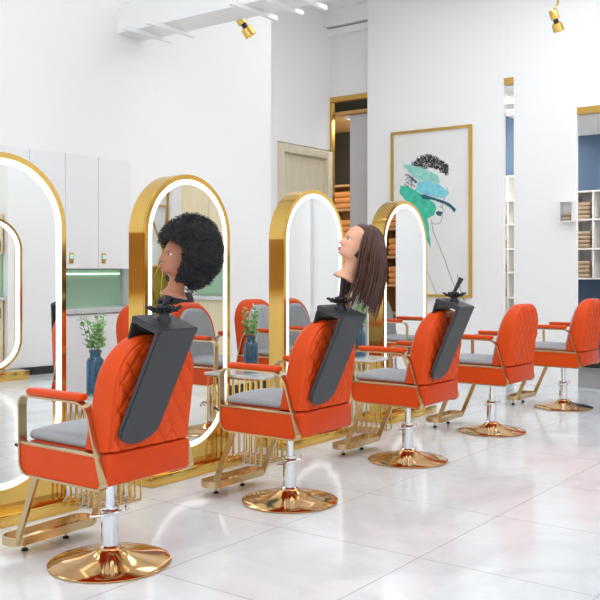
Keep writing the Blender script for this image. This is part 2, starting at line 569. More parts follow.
pencil([(290, 560), (300, 640), (345, 750), (390, 860), (430, 980), (470, 1080), (500, 1160)], 3.4)
pencil([(250, 940), (300, 1060), (350, 1180), (400, 1260)], 2.4)
pencil([(480, 960), (505, 1080), (540, 1190)], 4.0)
pencil([(350, 455), (366, 450)], 5)
link('pencil_line', ln, 'ink2', pic, smooth=False)

# ------------------------------------------------------------------ shelves with towels
def towel(w_, d_, h_, m, loc, label, group, rz=0):
    """a folded towel lying in a stack: folds are shown as a rounded, layered front"""
    bm = bmesh.new()
    box(bm, -d_ / 2, d_ / 2, -w_ / 2, w_ / 2, .0005, h_, bev=h_ * .42, seg=4)
    for v in bm.verts:
        v.co += Vector((noise.noise(v.co * 18 + Vector(loc)), noise.noise(v.co * 18 + Vector(loc) + Vector((7, 0, 0))), 0)) * .006
    o = link('folded_towel', bm, m)
    o.location = loc
    o.rotation_euler = (0, 0, rz)
    tag(o, label, 'towel', group)
    return o

def cubby(name, label, x0, x1, ys, zs, m, th=.02):
    bm = bmesh.new()
    for z in zs:
        box(bm, x0, x1, ys[0] - th / 2, ys[-1] + th / 2, z - th / 2, z + th / 2)
    for y in ys:
        for z0, z1 in zip(zs, zs[1:]):
            box(bm, x0 + .001, x1, y - th / 2, y + th / 2, z0 + th / 2, z1 - th / 2)
    o = thing(name, label, 'shelf', (0, 0, 0))
    link('shelf_frame', bm, m, o, smooth=False)
    link('back_panel', B(x1, x1 + .01, ys[0] - th / 2, ys[-1] + th / 2, zs[0] - th / 2, zs[-1] + th / 2), m, o, smooth=False)
    return o

# blue room cubby unit
cubby('cubby_shelf', 'white cubby shelf with taupe towels on the slate blue wall', 10.68, 10.98,
      [3.10, 3.345, 3.59, 3.835, 4.08, 4.325], [1.10, 1.457, 1.81, 2.15], 'cab')
rows = [('bottom', 1.467, 0), ('middle', 1.467, 0), ('top', 0, 0)]
for ri, (nm, z) in enumerate((('bottom', 1.11), ('middle', 1.467), ('top', 1.82))):
    cnt = (4, 4, 4)[ri]
    for j in range(cnt):
        pos = ['bottom', 'second from bottom', 'third from bottom', 'topmost'][j]
        towel(.17, .24, .05, 'towel_b', (10.80, 3.715, z + j * .0505), f'taupe folded towel, {pos} in the {nm} cubby by the blue wall', 'taupe towels in the cubbies')
cubby('cubby_shelf', 'tall white cubby shelf seen through the narrow gap in the end wall', 10.78, 10.98,
      [4.45, 4.72, 5.0], [.55, .85, 1.16, 1.47, 1.78, 2.09, 2.40], 'wall')
for ri, (nm, z) in enumerate((('lower', .86), ('middle', 1.17), ('upper', 1.48), ('top', 1.79))):
    for j in range(2):
        pos = ['bottom', 'top'][j]
        towel(.18, .17, .055, 'towel_b', (10.87, 4.83, z + j * .0555), f'taupe towel, {pos} of its pair, {nm} cubby behind the narrow wall gap', 'taupe towels seen through the gap')

# small wall niche on the plain pillar
t = cubby('wall_niche', 'small white open niche with taupe towels on the plain white pillar', 8.90, 8.985, [3.205, 3.335], [1.70, 1.90], 'cab', .012)
for j in range(2):
    towel(.10, .07, .042, 'towel_b', (8.945, 3.27, 1.7065 + j * .0425), f'{["lower", "upper"][j]} small taupe towel in the niche on the white pillar', 'taupe towels in the niche')

# warm wooden shelf behind the gold trimmed opening
cubby('towel_shelf', 'warm wooden towel shelf behind the gold trimmed opening', 9.85, 10.25, [6.42, 6.95, 7.45], [.02, .42, .82, 1.22, 1.62, 2.0, 2.32], 'shelfwood', .03)
for si, z in enumerate((.836, 1.236, 1.636, 2.016)):
    for j in range(3):
        towel(.30, .26, .075, 'towel_o', (9.98, 6.64, z + j * .0755), f'orange towel, {["bottom", "middle", "top"][j]} of stack, {["third", "fourth", "fifth", "topmost"][si]} shelf behind gold opening', 'orange towels behind the opening')

# wooden shelf in the slot of the end wall (seen in the fourth mirror)
cubby('towel_shelf', 'tall wooden towel shelf in the end wall slot, seen in the fourth mirror', 9.30, 9.62, [1.25, 1.70, 2.15], [.02, .35, .68, 1.02, 1.36, 1.70, 2.04, 2.4], 'shelfwood', .03)
for si, z in enumerate((.036, .366, 1.036, 1.376, 1.716, 2.056)):
    for j in range(3):
        towel(.30, .24, .07, 'towel_o', (9.45, 1.92, z + j * .0705), f'orange towel, {["bottom", "middle", "top"][j]} of stack on {["lowest", "second", "fourth", "fifth", "sixth", "seventh"][si]} shelf, fourth mirror reflection', 'orange towels in the end wall slot')

# ------------------------------------------------------------------ spotlights
def spotlight(loc, label, aim=(.35, -.2, -1)):
    t = thing('spotlight', label, 'spotlight', loc, 0, 'gold ceiling spotlights')
    link('stem', tube(bmesh.new(), [(0, 0, .0), (0, 0, -.05), (-.03, .02, -.10)], .01), 'gold', t)
    d = Vector(aim).normalized()
    q = d.to_track_quat('Z', 'Y').to_matrix().to_4x4()
    p = Vector((-.05, .03, -.12))
    for nm, prof, m in (('driver_body', [(0, 0), (.036, 0), (.04, .01), (.04, .085), (.03, .09), (0, .09)], 'gold'),
                        ('swivel_joint', [(0, .089), (.024, .09), (.024, .115), (0, .115)], 'black'),
                        ('lamp_head', [(0, .114), (.03, .115), (.048, .13), (.052, .195), (.046, .2), (.044, .185), (0, .183)], 'gold'),
                        ('lens', [(0, .1835), (.043, .1855), (.04, .19), (0, .194)], 'lampglow')):
        bm = lathe(bmesh.new(), prof, 24)
        for v in bm.verts:
            v.co = p + (q @ v.co)
        link(nm, bm, m, t)
    return t
struct('trim_rod', tube(bmesh.new(), [(5.535, 4.69, 3.385), (5.535, 4.69, 4.42)], .008), 'ceil')
spotlight((5.535, 4.69, 3.385), 'gold spotlight hanging below the white ceiling beam', aim=(.55, -.45, -1))
struct('trim_drop', tube(bmesh.new(), [(7.92, 2.98, 3.675), (7.92, 2.98, 4.42)], .012), 'ceil')
spotlight((7.92, 2.98, 3.68), 'gold spotlight tip hanging near the end wall, upper right', aim=(.3, -.2, -1))

# ------------------------------------------------------------------ mirror stations
HW, ZT, DEP, MY = .363, 1.775, .125, 3.70
def stadium(hw, z0, z1, n=32):
    zc1, zc0 = z1 - hw, z0 + hw
    P = [Vector((hw * math.cos(PI * i / n), zc1 + hw * math.sin(PI * i / n))) for i in range(n + 1)]
    P += [Vector((-hw * math.cos(PI * i / n), zc0 - hw * math.sin(PI * i / n))) for i in range(n + 1)]
    return P
def arch(hw, z0, z1, n=40):
    return [Vector((hw * math.cos(PI * i / n), z1 - hw + hw * math.sin(PI * i / n))) for i in range(n + 1)] + [Vector((-hw, z0)), Vector((hw, z0))]
def station(x, label):
    t = thing('mirror_station', label, 'mirror', (x, MY, 0), 0, 'arched gold mirror stations')
    link('frame', prism(bmesh.new(), arch(HW, .06, ZT), XZ, .006, DEP), 'gold', t)
    o1, o2, o3 = stadium(HW - .001, .13, ZT - .001), stadium(HW - .028, .158, ZT - .029), stadium(HW - .058, .188, ZT - .059)
    link('front_rim', ring_prism(bmesh.new(), o1, o2, XZ, -.004, .0055), 'gold', t)
    link('light_ring', ring_prism(bmesh.new(), o2, o3, XZ, -.002, .0055), 'led', t)
    link('mirror_glass', prism(bmesh.new(), o3, XZ, .000, .0055), 'mirror', t, smooth=False)
    link('light_ring', ring_prism(bmesh.new(), o2, o3, XZ, DEP + .0005, DEP + .006), 'led', t)
    link('mirror_glass', prism(bmesh.new(), o3, XZ, DEP + .0005, DEP + .004), 'mirror', t, smooth=False)
    link('plinth', B(-HW - .02, HW + .02, -.085, DEP + .085, 0, .06, bev=.004), 'gold', t)
    return t
MX = [2.578, 3.864, 5.139, 6.413]
st = station(MX[0], 'arched gold mirror with glowing rim, nearest, cut by the left edge')
st.rotation_euler.z = math.radians(-3.6)
for x, l in zip(MX[1:], ['arched gold mirror with glowing rim behind the afro mannequin head',
                         'arched gold mirror with glowing rim left of the long haired head',
                         'arched gold mirror with glowing rim in front of the framed portrait']):
    dup(st, (x, MY, 0), 0, l)

# ------------------------------------------------------------------ gold rod side tables
def side_table():
    t = thing('side_table', 'x', 'table', (0, 0, 0), 0, 'gold rod side tables')
    link('table_top', B(-.155, .155, -.195, .195, .534, .552, bev=.003), 'marble', t, smooth=False)
    bm = bmesh.new()
    r = .006
    ys = [-.175 + .35 * i / 8 for i in range(9)]
    for i, y in enumerate(ys):
        tube(bm, [(-.14, y, .533), (-.14, y, .008), (.14, y, .008), (.14, y, .533)], r, 6)
    for x in (-.14, .14):
        tube(bm, [(x, -.175, .526), (x, .175, .526)], r, 6)
    for xx in (-.07, 0, .07):
        tube(bm, [(xx, -.175, .533), (xx, -.175, .012), (xx, .175, .012), (xx, .175, .533)], r, 6)
    link('rod_cage', bm, 'gold', t)
    return t
TX = [3.13, 4.405, 5.68]
TY = 3.655
tb = side_table()
tb.location = (TX[0], TY, 0)
tb['label'] = 'marble topped gold rod table beside the nearest arched mirror'
dup(tb, (TX[1], TY, 0), 0, 'marble topped gold rod table between second and third arched mirrors')
dup(tb, (TX[2], TY, 0), 0, 'marble topped gold rod table between third and fourth arched mirrors')

# ------------------------------------------------------------------ vases with sprigs
def vase():
    prof = [(0, 0), (.042, 0), (.047, .006), (.047, .15), (.044, .166), (.03, .178), (.028, .19), (.033, .205), (.033, .212),
            (.028, .212), (.024, .192), (.026, .178), (.04, .162), (.043, .148), (.043, .012), (0, .01)]
    return link('vase', lathe(bmesh.new(), [(a, b * 1.12) for a, b in prof], 32), 'vase')
def sprig(seed, h=.19):
    random.seed(seed)
    t = thing('eucalyptus_sprig', 'x', 'plant', (0, 0, 0))
    bs, b1, b2 = bmesh.new(), bmesh.new(), bmesh.new()
    for s in range(7):
        a = s * 2.1 + random.random()
        L = h * random.uniform(.5, 1.05)
        lean = random.uniform(.02, .07)
        pts = []
        for i in range(7):
            f_ = i / 6
            pts.append(Vector((math.cos(a) * (.012 + lean * f_ * f_), math.sin(a) * (.012 + lean * f_ * f_), -.17 + (.17 + L) * f_)))
        tube(bs, pts, [.0025 - .0012 * i / 6 for i in range(7)], 5)
        n = 18
        for i in range(n):
            f_ = i / (n - 1)
            z = .012 + (L - .012) * f_
            ff = (z + .17) / (.17 + L)
            c = Vector((math.cos(a) * (.012 + lean * ff * ff), math.sin(a) * (.012 + lean * ff * ff), z))
            th = i * 2.4 + s
            d = Vector((math.cos(th), math.sin(th), random.uniform(.1, .8))).normalized()
            sz = random.uniform(.014, .022) * (1.15 - .5 * f_)
            side = d.cross(Vector((0, 0, 1))).normalized()
            nrm = side.cross(d)
            tgt = b1 if random.random() < .6 else b2
            up, lo = [], []
            for k in range(10):
                q = 2 * PI * k / 10
                p = c + d * (sz * (1 + math.cos(q))) + side * (sz * .75 * math.sin(q)) + nrm * (.15 * sz * math.cos(q * 2))
                up.append(tgt.verts.new(p + nrm * .0006))
                lo.append(tgt.verts.new(p - nrm * .0006))
            tgt.faces.new(up)
            tgt.faces.new(lo[::-1])
            for k in range(10):
                tgt.faces.new((lo[k], lo[(k + 1) % 10], up[(k + 1) % 10], up[k]))
    link('stems', bs, 'stem', t)
    link('foliage', b1, 'leaf', t)
    link('young_foliage', b2, 'leaf2', t)
    return t
VP = [(TX[0], TY + .02), (TX[1], TY + .02), (TX[2], TY + .02)]
vs = vase()
vn = ['nearest blue glass bottle vase, on the table by the first mirror',
      'blue glass bottle vase on the table between second and third mirrors',
      'blue glass bottle vase half hidden behind the second charcoal board']
pn = ['green leafy sprigs in the nearest blue vase', 'green leafy sprigs in the blue vase between second and third mirrors',
      'green leafy sprigs in the half hidden blue vase']
for i, (x, y) in enumerate(VP):
    v = vs if i == 0 else vs.copy()
    if i:
        COL.objects.link(v)
    v.location = (x, y, .5525)
    tag(v, vn[i], 'vase', 'blue glass vases')
    p = sprig(3 + i)
    p.location = (x, y, .5525 + .232)
    tag(p, pn[i], 'plant', 'leafy sprigs in vases')
random.seed(11)

# ------------------------------------------------------------------ the salon chair
BW, Z0, Z1, ZC = .228, .520, .960, .755
def hwid(z, W=BW, top=Z1, zc=ZC, rx=.17):
    if z <= zc:
        return W
    s = min(1, (z - zc) / (top - zc))
    return W - rx + rx * math.sqrt(max(0, 1 - s * s))
def yrear(z):
    s = (z - Z0) / (Z1 - Z0)
    return -.240 - .062 * s
def back_mesh():
    bm = bmesh.new()
    nu, nv = 112, 112
    H = Z1 - Z0
    def surf(rear):
        V = []
        for j in range(nv + 1):
            f_ = j / nv
            z = Z0 + H * (1 - (1 - f_) ** 1.7)
            hw = hwid(z)
            row = []
            for i in range(nu + 1):
                u = math.sin((2 * i / nu - 1) * PI / 2) * .55 + (2 * i / nu - 1) * .45
                x = u * hw
                # distance to the outline
                e = (1 - abs(u)) * hw
                if z > ZC:
                    s = (z - ZC) / (Z1 - ZC)
                    cx = BW - .17
                    ax = max(0, abs(x) - cx) / .17
                    e = min(e, (1 - math.hypot(ax, s)) * .19)
                e = max(0, e)
                R = .032 if rear else .05
                q = min(e, R)
                r_ = R - math.sqrt(max(0, R * R - (R - q) ** 2))
                if rear:
                    y = yrear(z) + r_
                    k = min(1, max(0, (e - .022) / .02))
                    A, Bq = x / .075 + (z - Z0) / .105, x / .075 - (z - Z0) / .105
                    d1, d2 = abs(A - round(A)), abs(Bq - round(Bq))
                    dm = min(d1, d2)
                    y -= k * .0085 * (1 - math.exp(-dm / .10)) + k * .004 * min(1, 4 * d1 * d2)
                    if .016 < e < .024:
                        y += .004
                else:
                    y = yrear(z) + .155 - .042 * (z - Z0) / H - r_
                row.append(bm.verts.new((x, y, z)))
            V.append(row)
        for j in range(nv):
            for i in range(nu):
                a, b, c, d = V[j][i], V[j][i + 1], V[j + 1][i + 1], V[j + 1][i]
                bm.faces.new((a, b, c, d))
        return V
    R_, F_ = surf(True), surf(False)
    loopR = R_[0] + [R_[j][-1] for j in range(1, nv + 1)] + R_[nv][-2::-1] + [R_[j][0] for j in range(nv - 1, 0, -1)]
    loopF = F_[0] + [F_[j][-1] for j in range(1, nv + 1)] + F_[nv][-2::-1] + [F_[j][0] for j in range(nv - 1, 0, -1)]
    n = len(loopR)
    for i in range(n):
        k = (i + 1) % n
        bm.faces.new((loopR[i], loopR[k], loopF[k], loopF[i]))
    return bm
def back_cushion_mesh():
    bm = bmesh.new()
    nu, nv = 72, 30
    W2, T2 = BW - .045, Z1 - .045
    z0 = .50
    V = []
    for j in range(nv + 1):
        f_ = j / nv
        z = z0 + (T2 - z0) * (1 - (1 - f_) ** 1.7)
        hw = hwid(z, W2, T2, ZC - .01, .14)
        row = []
        for i in range(nu + 1):
            u = 2 * i / nu - 1
            x = u * hw
            e = min((1 - abs(u)) * hw, (T2 - z) * .9 + .002)
            q = min(max(e, 0), .03)
            r_ = .03 - math.sqrt(max(0, .03 ** 2 - (.03 - q) ** 2))
            rib = abs(math.sin(PI * x / .028)) ** .5 * .005
            y = yrear(z) + .155 + .016 - .042 * (z - Z0) / (Z1 - Z0) - r_ * .9 + rib * min(1, e / .02)
            row.append(bm.verts.new((x, y, z)))
        V.append(row)
    for j in range(nv):
        for i in range(nu):
            bm.faces.new((V[j][i], V[j][i + 1], V[j + 1][i + 1], V[j + 1][i]))
    loop = V[0] + [V[j][-1] for j in range(1, nv + 1)] + V[nv][-2::-1] + [V[j][0] for j in range(nv - 1, 0, -1)]
    back = [bm.verts.new((v.co.x, yrear(max(Z0, v.co.z)) + .09, v.co.z)) for v in loop]
    n = len(loop)
    for i in range(n):
        k = (i + 1) % n
        bm.faces.new((loop[i], loop[k], back[k], back[i]))
    return bm
def make_chair():
    t = thing('salon_chair', 'x', 'chair', (0, 0, 0), 0, 'orange salon chairs')
    link('backrest', back_mesh(), 'orange', t)
    link('back_cushion', back_cushion_mesh(), 'fabric', t)['label'] = 'grey channelled back cushion'
    # seat base
    link('seat_base', B(-.222, .222, -.245, .255, .388, .513, bev=.016, seg=3), 'orange2', t)
    bm = B(-.205, .205, -.13, .268, .513, .551, bev=.018, seg=3)
    bmesh.ops.subdivide_edges(bm, edges=[e for e in bm.edges if e.calc_length() > .2], cuts=8, use_grid_fill=True)
    for v in bm.verts:
        if v.co.z > .543:
            v.co.z += .012 * max(0, 1 - (v.co.x / .2) ** 2)
    link('seat_cushion', bm, 'fabric', t)
    for s in (-1, 1):
        loop = fillet([(.270, .374, .06), (.276, .704, .045), (-.145, .704, .085), (-.246, .374, .03)], 8)
        link('arm_frame', ring_prism(bmesh.new(), loop, offset2(loop, .009), YZ, s * .2135, s * .252), 'cgold', t)
        link('seat_rail', B(min(s * .222, s * .249), max(s * .222, s * .249), -.205, .264, .501, .513, bev=.002), 'cgold', t)
        lp = fillet([(.261, .383, .052), (.2635, .500, 0), (-.2, .500, 0), (-.232, .383, .025)], 8)
        link('side_panel', prism(bmesh.new(), lp, YZ, s * .2225, s * .244), 'orange', t)
        link('arm_pad', B(min(s * .206, s * .260), max(s * .206, s * .260), -.115, .215, .7045, .734, bev=.013, seg=4), 'orange', t)
    # column
    link('gas_column', lathe(bmesh.new(), [(0, .236), (.02, .236), (.02, .387), (0, .387)], 24), 'chrome', t)
    link('column_sleeve', lathe(bmesh.new(), [(0, .062), (.042, .062), (.044, .07), (.036, .078), (.036, .205), (.041, .207), (.041, .222), (.034, .226), (.034, .236), (0, .237)], 28), 'chrome', t)
    bm = bmesh.new()
    tube(bm, [(-.085, .02, .205), (-.07, -.03, .214), (-.03, -.045, .216), (.03, -.045, .216), (.07, -.03, .214), (.095, .0, .205)], .007, 8)
    tube(bm, [(-.07, -.03, .214), (-.07, -.03, .19)], .006, 8)
    tube(bm, [(.06, -.034, .215), (.06, -.034, .235)], .008, 8)
    link('pump_pedal', bm, 'chrome', t)
    link('base_disc', lathe(bmesh.new(), [(0, .002), (.244, .0), (.252, .003), (.252, .008), (.235, .014), (.18, .022), (.12, .034), (.08, .046), (.056, .058), (.048, .064), (.046, .07), (0, .07)], 64), 'disc', t)
    # footrest
    bm = bmesh.new()
    for s in (-1, 1):
        P = [Vector((s * .165, .16, .376)), Vector((s * .165, .32, .085)), ]
        a = fillet([(.190, .387, 0), (.222, .387, 0), (.368, .058, .008), (.335, .058, .008)], 3)
        prism(bm, a, YZ, s * .196, s * .210)
    lo = fillet([(-.228, .325, .055), (.228, .325, .055), (.228, .452, .055), (-.228, .452, .055)], 8)
    ring_prism(bm, lo, offset2(lo, .007), lambda a, b, t_: (a, b, t_), .055, .09)
    fr = link('footrest', bm, 'cgold', t)
    link('foot_plate', prism(bmesh.new(), offset2(lo, .006), lambda a, b, t_: (a, b, t_), .066, .074), 'disc', fr)
    for s in (-1, 1):
        bm = tube(bmesh.new(), [(s * .11, .42, .012), (s * .11, .42, .066)], .006, 10)
        leg = link('footrest_leg', bm, 'cgold', fr)
        link('rubber_foot', lathe(bmesh.new(), [(0, 0), (.014, 0), (.014, .008), (.009, .012), (0, .012)], 16, s * .11, .42), 'rubber', fr)
    link('recline_lever', tube(bmesh.new(), [(-.19, .25, .465), (-.2, .31, .468), (-.215, .34, .485)], [.005, .006, .007], 8), 'black', t)
    return t
CH = [(2.498, 2.842), (3.728, 2.845), (4.974, 2.852), (6.24, 2.858), (7.69, 2.845)]
CN = ['orange salon chair nearest the camera, with the afro head on its board',
      'orange salon chair carrying the long brown haired head on its board',
      'orange salon chair with a bare black clamp on its charcoal board',
      'orange salon chair with plain quilted back, fourth from the left',
      'orange salon chair with plain quilted back, cut by the right edge']
ch = make_chair()
ch.location = (*CH[0], 0)
ch['label'] = CN[0]
for c, l in zip(CH[1:], CN[1:]):
    dup(ch, (*c, 0), 0, l)
dup(ch, (4.55, 4.60, 0), PI, 'orange salon chair beyond the mirrors, peeking out left of the second arch')
dup(ch, (5.838, 4.60, 0), PI, 'orange salon chair facing the camera in the gap behind the second vase')

# ------------------------------------------------------------------ charcoal boards with clamps
def board(cx, cy, label, post):
    t = thing('mannequin_board', label, 'board', (cx, cy, 0), 0, 'charcoal mannequin boards')
    ex = Vector((1, 0, 0))
    top, bot = Vector((-.030, -.43, .985)), Vector((-.098, -.292, .60))
    s = bot - top
    nrm = ex.cross(s).normalized()          # outward (towards -y)
    if nrm.y > 0:
        nrm = -nrm
    W = .103
    th = .022
    # tongue outline in (x offset, distance fraction)
    P = [top - ex * W, top + ex * W]
    n = 18
    for i in range(n + 1):
        a = PI * i / n
        P.append(bot + ex * (W * .97 * math.cos(a)) + s.normalized() * (W * .62 * math.sin(a)))
    def slab(P, d0, d1):
        bm = bmesh.new()
        A = [bm.verts.new(p + d0) for p in P]
        C = [bm.verts.new(p + d1) for p in P]
        m_ = len(P)
        for i in range(m_):
            k_ = (i + 1) % m_
            bm.faces.new((A[i], A[k_], C[k_], C[i]))
        bm.faces.new(A[::-1])
        bm.faces.new(C)
        bmesh.ops.recalc_face_normals(bm, faces=bm.faces)
        ed = [e for e in bm.edges if len(e.link_faces) == 2 and e.calc_face_angle(0) > .6]
        bmesh.ops.bevel(bm, geom=ed, offset=.004, segments=2, affect='EDGES')
        return bm
    link('tongue', slab(P, Vector(), nrm * -th), 'board', t)
    f1 = Vector((-.018, -.262, 1.036))
    up = (f1 - top).cross(ex).normalized()
    if up.z < 0:
        up = -up
    q = [top - ex * W, top + ex * W, f1 + ex * W, f1 - ex * W]
    link('top_plate', slab(q, up * .001, up * -.024), 'board', t)
    fw = (f1 - top).normalized()
    q = [f1 - ex * W - up * .0245, f1 + ex * W - up * .0245, f1 + ex * W - up * .125, f1 - ex * W - up * .125]
    link('front_flange', slab(q, Vector(), fw * -.018), 'black', t)
    # clamp: hub, wing fins, post
    c = top.lerp(f1, .55)
    bm = lathe(bmesh.new(), [(0, -.012), (.028, -.012), (.03, .01), (.022, .022), (.022, .045), (.03, .05), (.03, .06), (.014, .066), (0, .066)], 20)
    for v in bm.verts:
        v.co += c
    link('clamp_hub', bm, 'black', t)
    bm = bmesh.new()
    for i in range(9):
        a = 2 * PI * i / 9 + .3
        d = Vector((math.cos(a), math.sin(a), 0))
        for lz, r1, dz in ((.035, .072, .022), (.05, .058, -.012)):
            if lz == .05 and i % 2:
                continue
            tube(bm, [c + d * .018 + Vector((0, 0, lz)), c + d * (r1 * .6) + Vector((0, 0, lz + dz * .35)), c + d * r1 + Vector((0, 0, lz + dz))], [.0065, .0075, .005], 8)
    link('clamp_fins', bm, 'black', t)
    link('clamp_post', tube(bmesh.new(), [c + Vector((0, 0, .06)), c + Vector(post)], [.010, .016], 14), 'black', t)
    return c
BC = []
for i, l in enumerate(['charcoal hook over board on the nearest chair, holding the afro head',
                       'charcoal hook over board on the second chair, holding the long haired head',
                       'charcoal hook over board with empty clamp, on the third chair']):
    BC.append(board(CH[i][0], CH[i][1], l, [(.018, -.026, .118), (.012, -.01, .165), (.035, -.03, .145)][i]))

# ------------------------------------------------------------------ mannequin heads
def head_mesh():
    """small mannequin head, +y is the face, origin at the centre of the neck's bottom"""
    # z, front y, back y, half width
    R = [(0, .056, -.066, .066), (.010, .052, -.062, .061), (.03, .034, -.048, .043), (.055, .028, -.045, .038), (.075, .027, -.046, .037),
         (.088, .036, -.048, .040), (.096, .058, -.050, .044), (.102, .070, -.052, .047), (.112, .0755, -.055, .050), (.122, .0745, -.060, .053),
         (.134, .0755, -.066, .056), (.146, .0755, -.072, .059), (.158, .0745, -.078, .062), (.170, .0725, -.083, .064), (.182, .0735, -.086, .066),
         (.196, .076, -.088, .067), (.212, .075, -.089, .067), (.228, .070, -.086, .064), (.244, .060, -.079, .057), (.258, .044, -.065, .045),
         (.268, .024, -.045, .028), (.273, 0, -.02, .008)]
    n = 48
    bm = bmesh.new()
    # refine rings
    rows = []
    for a, b in zip(R, R[1:]):
        for k in range(3):
            s = k / 3
            rows.append(tuple(a[i] + (b[i] - a[i]) * s for i in range(4)))
    rows.append(R[-1])
    V = []
    for z, f, b, w_ in rows:
        cy = (f + b) / 2 - (.008 if z > .09 else 0)
        ring = []
        for k in range(n):
            a = 2 * PI * k / n
            c, s = math.cos(a), math.sin(a)       # s > 0 is the front
            x = w_ * math.copysign(abs(c) ** .92, c)
            y = cy + ((f - cy) if s > 0 else (cy - b)) * math.copysign(abs(s) ** .92, s)
            if s > 0 and z > .09:
                ax = abs(x)
                g = lambda q, q0, sd: math.exp(-((q - q0) / sd) ** 2)
                # nose
                if .140 < z < .190:
                    hgt = (.021 * (1 - (z - .147) / .043) ** .8) if z > .147 else .021 * max(0, (z - .140) / .007)
                    y += max(0, hgt) * g(x, 0, .0095 + .006 * max(0, (.165 - z) / .025))
                # lips
                y += .0085 * g(z, .127, .0045) * g(x, 0, .016)
                y += .0075 * g(z, .119, .005) * g(x, 0, .014)
                y -= .004 * g(z, .1115, .003) * g(x, 0, .018)
                # chin
                y += .006 * g(z, .101, .007) * g(x, 0, .016)
                # eye sockets, brow, cheeks
                y -= .011 * g(z, .179, .008) * g(ax, .026, .013)
                y += .006 * g(z, .192, .006) * g(ax, .026, .02)
                y += .005 * g(z, .158, .012) * g(ax, .034, .014)
            ring.append(bm.verts.new((x, y, z)))
        V.append(ring)
    for A, C in zip(V, V[1:]):
        for k in range(n):
            bm.faces.new((A[k], A[(k + 1) % n], C[(k + 1) % n], C[k]))
    bm.faces.new(V[0][::-1])
    bm.faces.new(V[-1])
    return bm
def face_bits(t):
    for s in (-1, 1):
        bm = bmesh.new()
        bmesh.ops.create_uvsphere(bm, u_segments=20, v_segments=12, radius=.0105)
        for v in bm.verts:
            v.co = Vector((v.co.x * 1.25 + s * .026, v.co.y * .8 + .056, v.co.z * .72 + .178))
        e = link('eye', bm, 'eyewhite', t)
        bm = bmesh.new()
        bmesh.ops.create_uvsphere(bm, u_segments=16, v_segments=10, radius=.0062)
        for v in bm.verts:
            v.co = Vector((v.co.x + s * .0265, v.co.y * .45 + .0632, v.co.z + .178))
        link('iris', bm, 'iris', e)
        # brow
        link('eyebrow', tube(bmesh.new(), [(s * .012, .0735, .189), (s * .024, .0725, .194), (s * .036, .065, .193), (s * .044, .055, .188)], [.0012, .0018, .0016, .0008], 8), 'iris', t)
        # ear
        bm = bmesh.new()
        bmesh.ops.create_uvsphere(bm, u_segments=18, v_segments=12, radius=1)
        for v in bm.verts:
            r = math.hypot(v.co.y, v.co.z)
            dent = .45 if (r < .6 and v.co.x * s > 0) else 1
            v.co = Vector((s * .063 + v.co.x * .008 * dent, -.012 + v.co.y * .015 - v.co.z * .003, .165 + v.co.z * .026))
        link('ear', bm, t['skin'], t)
    bm = bmesh.new()
    for z, yy, hh, ww in ((.1268, .0805, .0042, .019), (.1195, .079, .0048, .017)):
        q = bmesh.new()
        bmesh.ops.create_uvsphere(q, u_segments=18, v_segments=10, radius=1)
        for v in q.verts:
            x = v.co.x * ww
            v.co = Vector((x, yy + v.co.y * .0055 - (abs(x) / ww) ** 2 * .009, z + v.co.z * hh * (1 - .45 * abs(v.co.x))))
        merge(bm, q)
    link('lips', bm, 'lips', t)
def head(name_label, skin, loc, rz, pitch, sc):
    t = thing('mannequin_bust', name_label, 'mannequin', loc, rz)
    t.rotation_mode = 'XYZ'
    t.rotation_euler = (pitch, 0, rz)
    t.scale = (sc, sc, sc)
    t['skin'] = skin
    link('head', head_mesh(), skin, t)
    face_bits(t)
    del t['skin']
    return t

c = BC[0]
h1 = head('brown mannequin head with a big round black afro, nearest chair', 'skin1', (CH[0][0] + c.x + .018, CH[0][1] + c.y - .026, 1.108), math.radians(62), math.radians(13), .88)
# afro: lumpy mass plus curls
bm = bmesh.new()
bmesh.ops.create_icosphere(bm, subdivisions=5, radius=1)
AC = Vector((0, -.034, .208))
AR = Vector((.146, .138, .158))
for v in bm.verts:
    d = v.co.normalized()
    k = 1 + .05 * noise.noise(d * 2.7) + .06 * noise.noise(d * 7) + .05 * noise.noise(d * 18)
    p = AC + Vector((d.x * AR.x, d.y * AR.y, d.z * AR.z)) * k
    # keep the face clear below an arched hairline
    hl = .250 - 2.6 * p.x * p.x + .012 * noise.noise(p * 40)
    lim = .004 + .02 * noise.noise(p * 30)
    if p.z < hl and p.y > lim and abs(p.x) < .2:
        f_ = min(1, (hl - p.z) / .02)
        p.y = p.y * (1 - f_) + lim * f_
    if p.z < .085 and p.y > -.07:
        p.z = .085 + (p.z - .085) * .25
    v.co = p
src = [v.co.copy() for v in bm.verts]
random.shuffle(src)
for p in src[:3400]:
    d = (p - AC).normalized()
    a = d.orthogonal().normalized()
    b = d.cross(a)
    th = random.uniform(0, 2 * PI)
    rr = random.uniform(.004, .010)
    pts = []
    for k in range(7):
        q = th + k * 1.0
        pts.append(p - d * .004 + d * (.0036 * k) + (a * math.cos(q) + b * math.sin(q)) * rr)
    tube(bm, pts, [.0017] * 6 + [.0008], 3)
link('afro_hair', bm, 'afro', h1)

c = BC[1]
h2 = head('light skinned mannequin head with long straight brown hair, second chair', 'skin2', (CH[1][0] + c.x + .014, CH[1][1] + c.y - .010, 1.165), math.radians(46), math.radians(24), 1.06)
